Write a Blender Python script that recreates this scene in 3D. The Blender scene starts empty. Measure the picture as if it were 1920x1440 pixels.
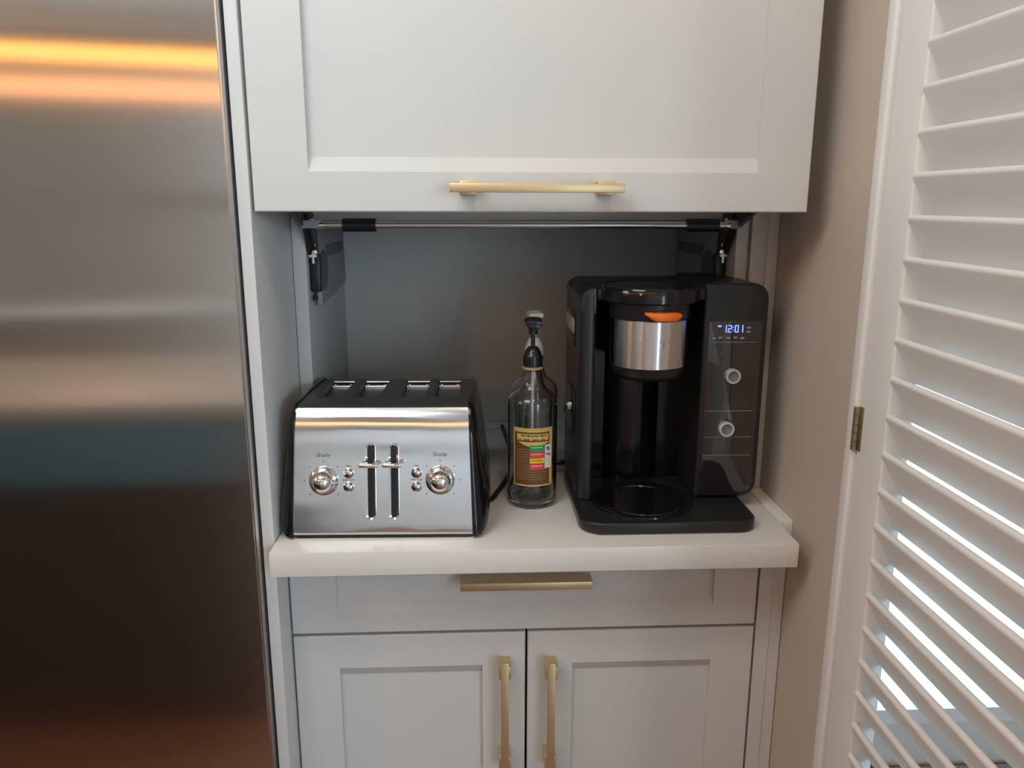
import bpy, bmesh, math, random
from mathutils import Vector, Matrix
random.seed(7)
SC = bpy.context.scene
COL = SC.collection
PI = math.pi

# ---------------------------------------------------------------- materials
def new_mat(name):
    m = bpy.data.materials.new(name); m.use_nodes = True
    nt = m.node_tree; b = nt.nodes['Principled BSDF']
    return m, nt, b

def mat(name, col, rough=0.5, metal=0.0, spec=0.5, noise=0.0, nscale=40.0, bump=0.0, bscale=200.0,
        coat=0.0, coat_r=0.05, stretch=(1, 1, 1), trans=0.0, ior=1.45, emit=None, estr=0.0):
    m, nt, b = new_mat(name)
    b.inputs['Base Color'].default_value = (*col, 1)
    b.inputs['Roughness'].default_value = rough
    b.inputs['Metallic'].default_value = metal
    b.inputs['Specular IOR Level'].default_value = spec
    b.inputs['Coat Weight'].default_value = coat
    b.inputs['Coat Roughness'].default_value = coat_r
    b.inputs['Transmission Weight'].default_value = trans
    b.inputs['IOR'].default_value = ior
    if emit:
        b.inputs['Emission Color'].default_value = (*emit, 1)
        b.inputs['Emission Strength'].default_value = estr
    tc = nt.nodes.new('ShaderNodeTexCoord'); mp = nt.nodes.new('ShaderNodeMapping')
    mp.inputs['Scale'].default_value = stretch
    nt.links.new(tc.outputs['Object'], mp.inputs['Vector'])
    n = nt.nodes.new('ShaderNodeTexNoise'); n.inputs['Scale'].default_value = nscale
    n.inputs['Detail'].default_value = 4
    nt.links.new(mp.outputs['Vector'], n.inputs['Vector'])
    mix = nt.nodes.new('ShaderNodeMix'); mix.data_type = 'RGBA'
    mix.inputs[6].default_value = (*[c * (1 - noise) for c in col], 1)
    mix.inputs[7].default_value = (*[min(1, c * (1 + noise)) for c in col], 1)
    nt.links.new(n.outputs['Fac'], mix.inputs[0])
    nt.links.new(mix.outputs[2], b.inputs['Base Color'])
    if bump > 0:
        n2 = nt.nodes.new('ShaderNodeTexNoise'); n2.inputs['Scale'].default_value = bscale
        n2.inputs['Detail'].default_value = 3
        nt.links.new(mp.outputs['Vector'], n2.inputs['Vector'])
        bp = nt.nodes.new('ShaderNodeBump'); bp.inputs['Strength'].default_value = bump
        bp.inputs['Distance'].default_value = 0.002
        nt.links.new(n2.outputs['Fac'], bp.inputs['Height'])
        nt.links.new(bp.outputs['Normal'], b.inputs['Normal'])
    return m

def brushed(name, col, rough, aniso, rot, stretch, amt=0.08, tangent='Z', broad=None):
    """brushed metal; grain drawn by stretched noise, anisotropic reflection"""
    m, nt, b = new_mat(name)
    b.inputs['Metallic'].default_value = 1.0
    b.inputs['Roughness'].default_value = rough
    b.inputs['Anisotropic'].default_value = aniso
    b.inputs['Anisotropic Rotation'].default_value = rot
    tg = nt.nodes.new('ShaderNodeTangent'); tg.direction_type = 'RADIAL'; tg.axis = tangent
    nt.links.new(tg.outputs['Tangent'], b.inputs['Tangent'])
    tc = nt.nodes.new('ShaderNodeTexCoord'); mp = nt.nodes.new('ShaderNodeMapping')
    mp.inputs['Scale'].default_value = stretch
    nt.links.new(tc.outputs['Object'], mp.inputs['Vector'])
    n = nt.nodes.new('ShaderNodeTexNoise'); n.inputs['Scale'].default_value = 60; n.inputs['Detail'].default_value = 5
    nt.links.new(mp.outputs['Vector'], n.inputs['Vector'])
    mix = nt.nodes.new('ShaderNodeMix'); mix.data_type = 'RGBA'
    mix.inputs[6].default_value = (*[c * (1 - amt) for c in col], 1)
    mix.inputs[7].default_value = (*[min(1, c * (1 + amt)) for c in col], 1)
    nt.links.new(n.outputs['Fac'], mix.inputs[0]); nt.links.new(mix.outputs[2], b.inputs['Base Color'])
    mr = nt.nodes.new('ShaderNodeMapRange'); mr.inputs[3].default_value = rough * 0.85; mr.inputs[4].default_value = rough * 1.15
    nt.links.new(n.outputs['Fac'], mr.inputs[0]); nt.links.new(mr.outputs[0], b.inputs['Roughness'])
    if broad:   # slight waviness of the sheet
        n2 = nt.nodes.new('ShaderNodeTexNoise'); n2.inputs['Scale'].default_value = broad[0]; n2.inputs['Detail'].default_value = 2
        mp2 = nt.nodes.new('ShaderNodeMapping'); mp2.inputs['Scale'].default_value = broad[2]
        nt.links.new(tc.outputs['Object'], mp2.inputs['Vector']); nt.links.new(mp2.outputs['Vector'], n2.inputs['Vector'])
        bp = nt.nodes.new('ShaderNodeBump'); bp.inputs['Strength'].default_value = 1.0; bp.inputs['Distance'].default_value = broad[1]
        nt.links.new(n2.outputs['Fac'], bp.inputs['Height']); nt.links.new(bp.outputs['Normal'], b.inputs['Normal'])
    return m

M = {}
M['paint'] = mat('painted_cabinet', (0.60, 0.60, 0.585), 0.42, noise=0.015, nscale=6, bump=0.03, bscale=600)
M['wallpaint'] = mat('wall_paint', (0.52, 0.45, 0.385), 0.8, noise=0.02, nscale=5, bump=0.08, bscale=500)
M['roomwall'] = mat('room_wall_paint', (0.62, 0.60, 0.57), 0.8, noise=0.02, nscale=3)
M['roomwarm'] = mat('warm_room_wall_paint', (0.50, 0.42, 0.34), 0.8, noise=0.03, nscale=3)
M['paletile'] = mat('pale_tile', (0.20, 0.19, 0.18), 0.35, noise=0.03, nscale=5)
M['white'] = mat('white_paint', (0.74, 0.735, 0.72), 0.45, noise=0.01, nscale=8)
M['ceil'] = mat('ceiling_paint', (0.74, 0.72, 0.68), 0.9, noise=0.01, nscale=3)
M['quartz'] = mat('white_quartz', (0.71, 0.69, 0.65), 0.3, noise=0.02, nscale=30)
M['brass'] = mat('satin_brass', (0.64, 0.50, 0.29), 0.42, metal=0.75, noise=0.05, nscale=60, stretch=(1, 1, 1))
M['hinge'] = mat('aged_brass', (0.42, 0.36, 0.24), 0.4, metal=0.9, noise=0.15, nscale=120)
M['fridge'] = brushed('brushed_refrigerator_steel', (0.65, 0.63, 0.60), 0.15, 0.97, 0.0, (0.8, 120, 120), 0.03, 'Z', (2.0, 0.0015, (0.15, 1, 2.2)))
M['steel'] = brushed('brushed_toaster_steel', (0.80, 0.81, 0.82), 0.11, 0.9, 0.0, (0.8, 60, 60), 0.05, 'Z', (9.0, 0.0012, (0.6, 1, 1)))
M['ringsteel'] = brushed('brushed_ring_steel', (0.66, 0.64, 0.62), 0.26, 0.9, 0.25, (60, 60, 1), 0.12, 'Z')
M['chrome'] = mat('chrome', (0.78, 0.78, 0.78), 0.08, metal=1.0, noise=0.02)
M['alu'] = mat('aluminium', (0.62, 0.64, 0.66), 0.32, metal=1.0, noise=0.03, nscale=90)
M['darkgrey'] = mat('grey_plastic', (0.12, 0.13, 0.14), 0.5, noise=0.05)
M['midgrey'] = mat('mid_grey_plastic', (0.30, 0.32, 0.34), 0.45, noise=0.05)
M['black'] = mat('black_plastic', (0.012, 0.012, 0.013), 0.35, noise=0.1)
M['blackgloss'] = mat('glossy_black', (0.006, 0.006, 0.008), 0.12, noise=0.1, bump=0.0)
M['softblack'] = mat('soft_black', (0.016, 0.016, 0.017), 0.30, noise=0.1, nscale=20)
M['toptoast'] = mat('toaster_top_black', (0.035, 0.038, 0.038), 0.42, noise=0.1, nscale=30)
M['panelfilm'] = mat('panel_under_film', (0.016, 0.014, 0.014), 0.07, spec=0.8, noise=0.1, bump=0.12, bscale=30, stretch=(1, 1, 0.6), coat=1.0, coat_r=0.03)
M['slotmetal'] = mat('slot_metal', (0.30, 0.29, 0.28), 0.35, metal=1.0, noise=0.1)
M['wire'] = mat('bright_wire', (0.75, 0.73, 0.70), 0.25, metal=1.0)
M['orange'] = mat('orange_plastic', (0.85, 0.17, 0.015), 0.4, noise=0.03)
M['whiteplastic'] = mat('white_plastic', (0.72, 0.70, 0.67), 0.35, noise=0.02)
M['blackpump'] = mat('black_pump_plastic', (0.012, 0.012, 0.014), 0.25)
M['sticker'] = mat('paper_sticker', (0.55, 0.47, 0.42), 0.6, noise=0.12, nscale=300)
M['silver'] = mat('silver_ring', (0.66, 0.65, 0.63), 0.35, metal=0.6)
M['knobface'] = mat('grey_knob_face', (0.16, 0.16, 0.165), 0.3)
M['print'] = mat('printed_grey', (0.10, 0.10, 0.10), 0.5)
M['printlight'] = mat('printed_light', (0.30, 0.30, 0.31), 0.5)
M['blue_led'] = mat('blue_led', (0.1, 0.2, 0.9), 0.4, emit=(0.16, 0.25, 1.0), estr=2.0)
M['gold'] = mat('gold_label', (0.62, 0.45, 0.13), 0.45, noise=0.08, nscale=80)
M['labelbrown'] = mat('brown_label', (0.13, 0.055, 0.018), 0.5, noise=0.25, nscale=60)
M['labeltext'] = mat('label_small_print', (0.24, 0.14, 0.06), 0.5, noise=0.4, nscale=900)
M['green'] = mat('green_sticker', (0.02, 0.30, 0.09), 0.5)
M['red'] = mat('red_sticker', (0.75, 0.05, 0.07), 0.5)
M['yellow'] = mat('yellow_sticker', (0.75, 0.50, 0.02), 0.5)
M['whitepaper'] = mat('white_sticker', (0.68, 0.67, 0.68), 0.5)
M['glass'] = mat('clear_glass', (0.97, 0.97, 0.95), 0.0, trans=1.0, ior=1.45, spec=0.5)
M['neckband'] = mat('amber_neck_band', (0.45, 0.30, 0.18), 0.3)
M['islandtop'] = mat('island_stone', (0.56, 0.52, 0.47), 0.35, noise=0.05, nscale=12)
M['darkwood'] = mat('dark_stained_wood', (0.09, 0.075, 0.065), 0.5, noise=0.2, nscale=12, stretch=(1, 1, 6))
M['greycase'] = mat('grey_furniture', (0.40, 0.37, 0.33), 0.5, noise=0.05, nscale=6)
M['teal'] = mat('island_blue_paint', (0.17, 0.35, 0.47), 0.5, noise=0.03)
M['skyglass'] = mat('daylit_window_glass', (0.8, 0.9, 1.0), 0.1, emit=(0.80, 0.93, 1.0), estr=1.9)
M['skyglass_bright'] = mat('bright_window_glass', (0.8, 0.9, 1.0), 0.1, emit=(0.72, 0.89, 1.0), estr=8)
M['bulb'] = mat('lamp_diffuser', (1, 0.8, 0.5), 0.5, emit=(1.0, 0.42, 0.08), estr=3.2)
M['bulb2'] = mat('lamp_diffuser_soft', (1, 0.7, 0.5), 0.5, emit=(1.0, 0.42, 0.18), estr=2.0)

# wooden floor
m, nt, b = new_mat('wood_floor')
tc = nt.nodes.new('ShaderNodeTexCoord'); br = nt.nodes.new('ShaderNodeTexBrick')
br.inputs['Scale'].default_value = 1.0; br.inputs['Brick Width'].default_value = 1.4; br.inputs['Row Height'].default_value = 0.13
br.inputs['Mortar Size'].default_value = 0.002
br.inputs['Color1'].default_value = (0.24, 0.10, 0.055, 1); br.inputs['Color2'].default_value = (0.30, 0.13, 0.07, 1)
br.inputs['Mortar'].default_value = (0.03, 0.015, 0.008, 1)
nt.links.new(tc.outputs['Object'], br.inputs['Vector']); nt.links.new(br.outputs['Color'], b.inputs['Base Color'])
b.inputs['Roughness'].default_value = 0.4
M['floor'] = m

# ---------------------------------------------------------------- mesh helpers
class MB:
    def __init__(self): self.bm = bmesh.new(); self.mats = []
    def mi(self, m):
        if m is None: m = 'paint'
        if m not in self.mats: self.mats.append(m)
        return self.mats.index(m)
    def absorb(self, t, m, mtx=None, bevel=0, seg=2, bevel_filter=None):
        if bevel > 0:
            es = [e for e in t.edges if (bevel_filter is None or bevel_filter(e)) and len(e.link_faces) == 2
                  and e.calc_face_angle(0) > 0.5]
            bmesh.ops.bevel(t, geom=es, offset=bevel, segments=seg, profile=0.5, affect='EDGES', clamp_overlap=True)
        if mtx is not None: bmesh.ops.transform(t, matrix=mtx, verts=t.verts)
        i = self.mi(m)
        for f in t.faces: f.material_index = i
        me = bpy.data.meshes.new('tmp'); t.to_mesh(me); t.free()
        self.bm.from_mesh(me); bpy.data.meshes.remove(me)
    def box(self, x0, x1, y0, y1, z0, z1, m=None, bevel=0, seg=2, mtx=None, flt=None):
        t = bmesh.new(); bmesh.ops.create_cube(t, size=1)
        for v in t.verts:
            v.co = Vector((x0 + (v.co.x + .5) * (x1 - x0), y0 + (v.co.y + .5) * (y1 - y0), z0 + (v.co.z + .5) * (z1 - z0)))
        self.absorb(t, m, mtx, bevel, seg, flt); return self
    def lathe(self, prof, c, m=None, n=48, mtx=None, axis='Z', close=False):
        t = bmesh.new(); rings = []
        for r, z in prof:
            if r < 1e-6: rings.append([t.verts.new((0, 0, z))])
            else: rings.append([t.verts.new((r * math.cos(2 * PI * k / n), r * math.sin(2 * PI * k / n), z)) for k in range(n)])
        pr = list(zip(rings, rings[1:]))
        if close: pr.append((rings[-1], rings[0]))
        for a, b2 in pr:
            for k in range(n):
                k2 = (k + 1) % n
                vs = []
                for v in ((a[k] if len(a) > 1 else a[0]), (a[k2] if len(a) > 1 else a[0]),
                          (b2[k2] if len(b2) > 1 else b2[0]), (b2[k] if len(b2) > 1 else b2[0])):
                    if v not in vs: vs.append(v)
                if len(vs) > 2: t.faces.new(vs)
        bmesh.ops.recalc_face_normals(t, faces=t.faces)
        R = Matrix.Identity(4)
        if axis == 'Y': R = Matrix.Rotation(PI / 2, 4, 'X')     # local +z -> -y
        if axis == 'X': R = Matrix.Rotation(PI / 2, 4, 'Y')     # local +z -> +x
        T = Matrix.Translation(c) @ R
        if mtx is not None: T = mtx @ T
        self.absorb(t, m, T); return self
    def tube(self, pts, r, m=None, n=12, mtx=None, caps=True):
        pts = [Vector(p) for p in pts]; t = bmesh.new(); rings = []
        rr = r if isinstance(r, (list, tuple)) else [r] * len(pts)
        up = Vector((0.13, 0.31, 0.94)).normalized()
        for i, p in enumerate(pts):
            d = (pts[min(i + 1, len(pts) - 1)] - pts[max(i - 1, 0)]).normalized()
            a = d.cross(up)
            if a.length < 1e-3: a = d.cross(Vector((1, 0, 0)))
            a.normalize(); b2 = d.cross(a)
            rings.append([t.verts.new(p + (a * math.cos(2 * PI * k / n) + b2 * math.sin(2 * PI * k / n)) * rr[i]) for k in range(n)])
        for a, b2 in zip(rings, rings[1:]):
            for k in range(n): t.faces.new((a[k], a[(k + 1) % n], b2[(k + 1) % n], b2[k]))
        if caps: t.faces.new(rings[0]); t.faces.new(rings[-1])
        bmesh.ops.recalc_face_normals(t, faces=t.faces)
        self.absorb(t, m, mtx); return self
    def prism(self, poly, a0, a1, plane='XZ', m=None, bevel=0, seg=2, mtx=None, flt=None):
        """poly in the plane; extruded along the missing axis from a0 to a1"""
        t = bmesh.new()
        def P(u, v, w): return {'XZ': (u, w, v), 'YZ': (w, u, v), 'XY': (u, v, w)}[plane]
        A = [t.verts.new(P(u, v, a0)) for u, v in poly]; B = [t.verts.new(P(u, v, a1)) for u, v in poly]
        t.faces.new(A); t.faces.new(B)
        for k in range(len(poly)):
            k2 = (k + 1) % len(poly); t.faces.new((A[k], A[k2], B[k2], B[k]))
        bmesh.ops.recalc_face_normals(t, faces=t.faces)
        self.absorb(t, m, mtx, bevel, seg, flt); return self
    def faces(self, verts, faces, m=None, mtx=None, bevel=0, seg=2, recalc=False):
        t = bmesh.new(); vs = [t.verts.new(v) for v in verts]
        for f in faces: t.faces.new([vs[i] for i in f])
        if recalc: bmesh.ops.recalc_face_normals(t, faces=t.faces)
        self.absorb(t, m, mtx, bevel, seg); return self
    def build(self, name, parent=None, m=None, angle=35, origin=None):
        me = bpy.data.meshes.new(name)
        if origin is not None: bmesh.ops.translate(self.bm, vec=-Vector(origin), verts=self.bm.verts)
        self.bm.to_mesh(me); self.bm.free()
        for k in self.mats: me.materials.append(M[k])
        me.shade_smooth(); me.set_sharp_from_angle(angle=math.radians(angle))
        o = bpy.data.objects.new(name, me); COL.objects.link(o)
        if parent is not None: o.parent = parent
        if origin is not None: o.location = origin
        return o

def thing(name, label, cat, loc=(0, 0, 0), rz=0, group=None):
    o = bpy.data.objects.new(name, None); COL.objects.link(o); o.empty_display_size = 0.05
    o.location = loc; o.rotation_euler = (0, 0, rz); o['label'] = label; o['category'] = cat
    if group: o['group'] = group
    return o
def tag(o, label, cat, group=None):
    o['label'] = label; o['category'] = cat
    if group: o['group'] = group
    return o
def struct(o): o['kind'] = 'structure'; return o

def rrect(x0, x1, z0, z1, r, n=6, rs=None):
    """rounded rectangle outline; rs = radii (bl, br, tr, tl)"""
    rs = rs or (r, r, r, r); out = []
    for (cx, cz, a0, q) in ((x0 + rs[0], z0 + rs[0], PI, rs[0]), (x1 - rs[1], z0 + rs[1], 1.5 * PI, rs[1]),
                            (x1 - rs[2], z1 - rs[2], 0, rs[2]), (x0 + rs[3], z1 - rs[3], 0.5 * PI, rs[3])):
        if q < 1e-5: out.append((cx, cz)); continue
        for k in range(n + 1):
            a = a0 + 0.5 * PI * k / n; out.append((cx + q * math.cos(a), cz + q * math.sin(a)))
    return out

def text_mesh(s, size, font_scale=1.0, extrude=0.0003):
    cu = bpy.data.curves.new('txt', 'FONT'); cu.body = s; cu.size = size; cu.extrude = extrude
    cu.align_x = 'CENTER'; cu.align_y = 'CENTER'
    o = bpy.data.objects.new('txt', cu); COL.objects.link(o)
    bpy.context.view_layer.update()
    dg = bpy.context.evaluated_depsgraph_get()
    me = bpy.data.meshes.new_from_object(o.evaluated_get(dg))
    COL.objects.unlink(o); bpy.data.objects.remove(o)
    t = bmesh.new(); t.from_mesh(me); bpy.data.meshes.remove(me)
    return t        # text lies in XY, +Z toward the reader

ZC = 0.9376        # top of the worktop

# ---------------------------------------------------------------- camera
f_px = 1480.0
th, ph, ro = math.radians(13.0), math.radians(2.7), math.radians(0.12)
fw = Vector((math.sin(ph) * math.cos(th), math.cos(ph) * math.cos(th), -math.sin(th)))
r0 = Vector((math.cos(ph), -math.sin(ph), 0)); u0 = r0.cross(fw)
rt = r0 * math.cos(ro) + u0 * math.sin(ro); up = -r0 * math.sin(ro) + u0 * math.cos(ro)
cam = bpy.data.cameras.new('camera'); co = bpy.data.objects.new('camera', cam); COL.objects.link(co)
cam.sensor_width = 36; cam.lens = f_px / 1920 * 36; cam.clip_start = 0.02
co.matrix_world = Matrix(((rt.x, up.x, -fw.x, 0), (rt.y, up.y, -fw.y, 0), (rt.z, up.z, -fw.z, 1.42), (0, 0, 0, 1)))
SC.camera = co

# ---------------------------------------------------------------- the room
XR = 0.492
CEIL = 2.45
struct(MB().box(-3.6, 3.2, -4.2, 1.8, -0.05, 0.0, 'floor').build('floor'))
struct(MB().box(0.54, 3.15, -3.4, 1.7, 0.0, 0.012, 'paletile').build('floor_side_room'))
struct(MB().box(-3.6, 3.2, -4.2, 1.8, CEIL, CEIL + 0.05, 'ceil').build('ceiling'))
w = MB()
w.box(-3.6, 0.545, 1.72, 1.80, 0, CEIL, 'roomwall'); w.box(2.40, 3.2, 1.72, 1.80, 0, CEIL, 'roomwall')
w.box(0.545, 2.40, 1.72, 1.80, 1.92, CEIL, 'roomwall'); w.box(0.545, 2.40, 1.72, 1.80, 0, 0.12, 'roomwall')
struct(w.build('wall_back'))
w = MB()
w.box(0.540, 0.555, 1.725, 1.76, 0.12, 1.92, 'white'); w.box(2.36, 2.40, 1.725, 1.76, 0.12, 1.92, 'white')
w.box(0.555, 2.36, 1.725, 1.76, 0.12, 0.16, 'white'); w.box(0.555, 2.36, 1.725, 1.76, 1.88, 1.92, 'white')
w.box(0.55, 2.365, 1.745, 1.75, 0.155, 1.885, 'skyglass')
struct(w.build('window_1'))
w = MB()
w.box(-3.6, 1.80, -4.2, -4.12, 0, CEIL, 'roomwarm'); w.box(2.50, 3.2, -4.2, -4.12, 0, CEIL, 'roomwarm')
w.box(1.80, 2.50, -4.2, -4.12, 2.15, CEIL, 'roomwarm'); w.box(1.80, 2.50, -4.2, -4.12, 0, 0.08, 'roomwarm')
struct(w.build('wall_front'))
w = MB()
w.box(1.80, 1.84, -4.17, -4.13, 0.08, 2.15, 'white'); w.box(2.46, 2.50, -4.17, -4.13, 0.08, 2.15, 'white')
w.box(1.84, 2.46, -4.17, -4.13, 0.08, 0.13, 'white'); w.box(1.84, 2.46, -4.17, -4.13, 2.10, 2.15, 'white')
w.box(1.835, 2.465, -4.165, -4.16, 0.125, 2.105, 'skyglass_bright')
struct(w.build('window_3'))
struct(MB().box(-3.68, -3.6, -4.2, 1.8, 0, CEIL, 'roomwarm').build('wall_left'))
w = MB()
w.box(XR, 0.535, 0.979, 1.715, 0.0, CEIL, 'wallpaint')
w.box(XR, 0.535, -0.40, 0.979, 2.06, CEIL, 'wallpaint')
struct(w.build('wall_right'))
# side room outer wall with a tall window opening
WX = 2.6
w = MB()
w.box(WX, WX + 0.1, -1.5, 1.35, 0, CEIL, 'roomwall')
w.box(WX, WX + 0.1, -4.12, -3.8, 0, CEIL, 'roomwall')
w.box(WX, WX + 0.1, -3.8, -1.5, 0, 1.4, 'roomwall')
w.box(WX, WX + 0.1, -3.8, -1.5, 2.3, CEIL, 'roomwall')
w.box(WX, WX + 0.1, 1.35, 1.715, 0, CEIL, 'roomwall')
struct(w.build('wall_outer'))
w = MB()
for y in (-3.8, -2.67, -1.55):
    w.box(WX + 0.01, WX + 0.06, y, y + 0.05, 1.4, 2.3, 'white')
w.box(WX + 0.01, WX + 0.06, -3.8, -1.5, 1.4, 1.45, 'white'); w.box(WX + 0.01, WX + 0.06, -3.8, -1.5, 2.25, 2.3, 'white')
struct(w.build('window_2'))
# jamb strip at the end of the beige wall
struct(MB().box(XR - 0.006, 0.535, 0.9575, 0.9785, 0.0, 2.06, 'white', bevel=0.004, seg=3).build('trim_1'))

# louvred bifold door
door = thing('door_1', 'white louvred closet door folded beside the beige wall', 'door', (0.508, 0.62, 0.0))
del door['category']; struct(door)
DX0, DX1 = XR, 0.524
def dpart(mb, name): o = mb.build(name); o.parent = door; o.matrix_parent_inverse = door.matrix_world.inverted(); return o
bpy.context.view_layer.update()
def dp(mb, name):
    o = mb.build(name, origin=(0.508, 0.62, 0.0)); o.parent = door; o.location = (0, 0, 0); return o
dp(MB().box(DX0, DX1, 0.8905, 0.9555, 0.012, 2.05, 'white', bevel=0.003, seg=3), 'stile')
dp(MB().box(DX0, DX1, 0.50, 0.565, 0.012, 2.05, 'white', bevel=0.003, seg=3), 'stile')
dp(MB().box(DX0, DX1, 0.565, 0.8905, 1.97, 2.05, 'white', bevel=0.003), 'rail')
dp(MB().box(DX0, DX1, 0.565, 0.8905, 0.012, 0.12, 'white', bevel=0.003), 'rail')
lv = MB()
k = -9
while True:
    zb = 1.5835 - 0.0467 * k
    k += 1
    if zb > 1.955: continue
    if zb < 0.17: break
    # slat section: front edge high, back edge low
    d = Vector((0.029, -0.0535)).normalized(); n_ = Vector((-d.y, d.x)) * -1
    L = 0.0530; T = 0.0090
    c0 = Vector((DX0 + 0.0028, zb + 0.0055))
    sec = []
    for (q, s) in ((0, 1), (1, -1)):
        base = c0 + d * (L * q)
        for a in range(7):
            ang = PI * a / 6
            off = Vector((n_.x, n_.y)) * math.cos(ang) * T / 2 * s + d * (-math.sin(ang)) * T / 2 * s
            sec.append((base.x + off.x, base.y + off.y))
    lv.prism(sec, 0.563, 0.8915, 'XZ', 'white')
dp(lv, 'louver_slats')
hg = MB()
hg.box(XR - 0.0012, XR + 0.002, 0.9455, 0.9555, 1.108, 1.166, 'hinge', bevel=0.0005)
for i in range(5):
    hg.lathe([(0, 0), (0.0042, 0), (0.0042, 0.0108), (0, 0.0108)], (XR - 0.004, 0.9558, 1.1085 + i * 0.0115), 'hinge', 16)
dp(hg, 'hinge')

# ---------------------------------------------------------------- refrigerator
fr = thing('refrigerator', 'tall brushed stainless steel refrigerator at the left', 'refrigerator', (-0.77, 1.4, 0))
def fp(mb, name):
    o = mb.build(name, origin=(-0.77, 1.4, 0)); o.parent = fr; o.location = (0, 0, 0); return o
fp(MB().box(-1.228, -0.3185, 1.070, 1.10, 0.10, 2.12, 'fridge', bevel=0.001, seg=1), 'door_panel')
fp(MB().prism([(-0.3186, 1.0708), (-0.3168, 1.0702), (-0.3138, 1.0735), (-0.3138, 1.10), (-0.3186, 1.10)], 0.10, 2.12, 'XY', 'alu'), 'door_edge')
fp(MB().box(-1.228, -0.318, 1.104, 1.70, 0.0, 2.14, 'black'), 'cabinet_body')

# tall side panel between refrigerator and cabinets
tag(MB().box(-0.3104, -0.2935, 1.078, 1.715, 0.0, 2.2, 'paint', bevel=0.0012).build('cabinet_side_panel', origin=(-0.302, 1.4, 0)),
    'tall narrow white side panel between the refrigerator and the cabinets', 'panel')

# ---------------------------------------------------------------- shaker fronts
def shaker(mb, x0, x1, z0, z1, yf, rx0, rx1, rz0, rz1, depth=0.010, bev=0.016, t=0.020, m='paint'):
    r = 0.0015; yb = yf + t
    V = [(x0 + r, yf, z0 + r), (x1 - r, yf, z0 + r), (x1 - r, yf, z1 - r), (x0 + r, yf, z1 - r),   # 0-3 front outer
         (rx0, yf, rz0), (rx1, yf, rz0), (rx1, yf, rz1), (rx0, yf, rz1),                           # 4-7 inner front
         (rx0, yf + depth, rz0 + bev), (rx1, yf + depth, rz0 + bev), (rx1, yf + depth, rz1 - bev), (rx0, yf + depth, rz1 - bev),
         (x0, yf + r, z0), (x1, yf + r, z0), (x1, yf + r, z1), (x0, yf + r, z1),                   # 12-15
         (x0, yb, z0), (x1, yb, z0), (x1, yb, z1), (x0, yb, z1)]                                   # 16-19
    F = [(0, 1, 5, 4), (1, 2, 6, 5), (2, 3, 7, 6), (3, 0, 4, 7), (4, 5, 9, 8), (6, 7, 11, 10), (4, 8, 11, 7), (5, 6, 10, 9), (8, 9, 10, 11),
         (12, 13, 1, 0), (13, 14, 2, 1), (14, 15, 3, 2), (15, 12, 0, 3), (12, 16, 17, 13), (13, 17, 18, 14), (14, 18, 19, 15), (15, 19, 16, 12), (16, 19, 18, 17)]
    mb.faces(V, F, m, recalc=True)
    return mb

def bar_pull(x0, x1, z, y, horiz=True, w=0.0105):
    """square brass bar pull with two slightly larger feet; y = door face"""
    mb = MB()
    if horiz:
        mb.box(x0, x1, y - 0.036, y - 0.026, z - w / 2, z + w / 2, 'brass', bevel=0.001)
        for c in (x0 + 0.0125, x1 - 0.0345):
            mb.box(c, c + 0.022, y - 0.033, y, z - w * 0.78, z + w * 0.78, 'brass', bevel=0.0015)
    else:
        mb.box(z - w / 2, z + w / 2, y - 0.036, y - 0.026, x0, x1, 'brass', bevel=0.001)
        for c in (x0 + 0.008, x1 - 0.030):
            mb.box(z - w * 0.78, z + w * 0.78, y - 0.033, y, c, c + 0.022, 'brass', bevel=0.0015)
    return mb

# ---------------------------------------------------------------- upper appliance cabinet
YU = 1.075
NL, NR = -0.271, 0.4212          # inner sides of the niche
uc = thing('appliance_cabinet', 'upper white cabinet with its flap door raised above the open niche', 'cabinet', (0.09, 1.5, ZC + 0.001))
O = Vector((0.09, 1.5, ZC + 0.001))
def up_(mb, name, par=None, angle=35):
    o = mb.build(name, origin=O, angle=angle); o.parent = par or uc
    o.location = (0, 0, 0)
    return o
c = MB()
zb0 = ZC + 0.0012
c.box(-0.2925, NL, 1.298, 1.70, zb0, 2.1, 'paint', bevel=0.001)
c.box(NR, 0.4912, 1.285, 1.70, zb0, 2.1, 'paint')
c.box(NL, NR, 1.30, 1.68, 1.391, 1.409, 'paint', bevel=0.001)
c.box(NL, NR, 1.30, 1.68, 2.08, 2.1, 'paint')
up_(c, 'carcass')
fz = MB()
fz.box(NR, 0.4395, 1.272, 1.285, zb0, 2.1, 'paint', bevel=0.0008)
fz.box(0.4460, 0.4718, 1.272, 1.285, zb0, 2.1, 'paint', bevel=0.0008)
fz.box(0.4728, 0.4912, 1.274, 1.285, zb0, 2.1, 'paint', bevel=0.0008)
up_(fz, 'face_frame')
up_(MB().box(NL, NR, 1.660, 1.668, 0.9545, 1.391, 'paint', bevel=0.0008), 'back_panel')
up_(shaker(MB(), -0.2883, 0.4507, 1.4066, 1.90, YU, -0.2156, 0.3798, 1.458, 1.845, bev=0.019), 'flap_door', angle=20)
fd = [o for o in uc.children if o.name == 'flap_door'][0]
h = bar_pull(-0.0315, 0.1945, 1.4375, YU, True, 0.0115).build('door_pull', origin=O); h.parent = fd; h.location = (0, 0, 0)

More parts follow.
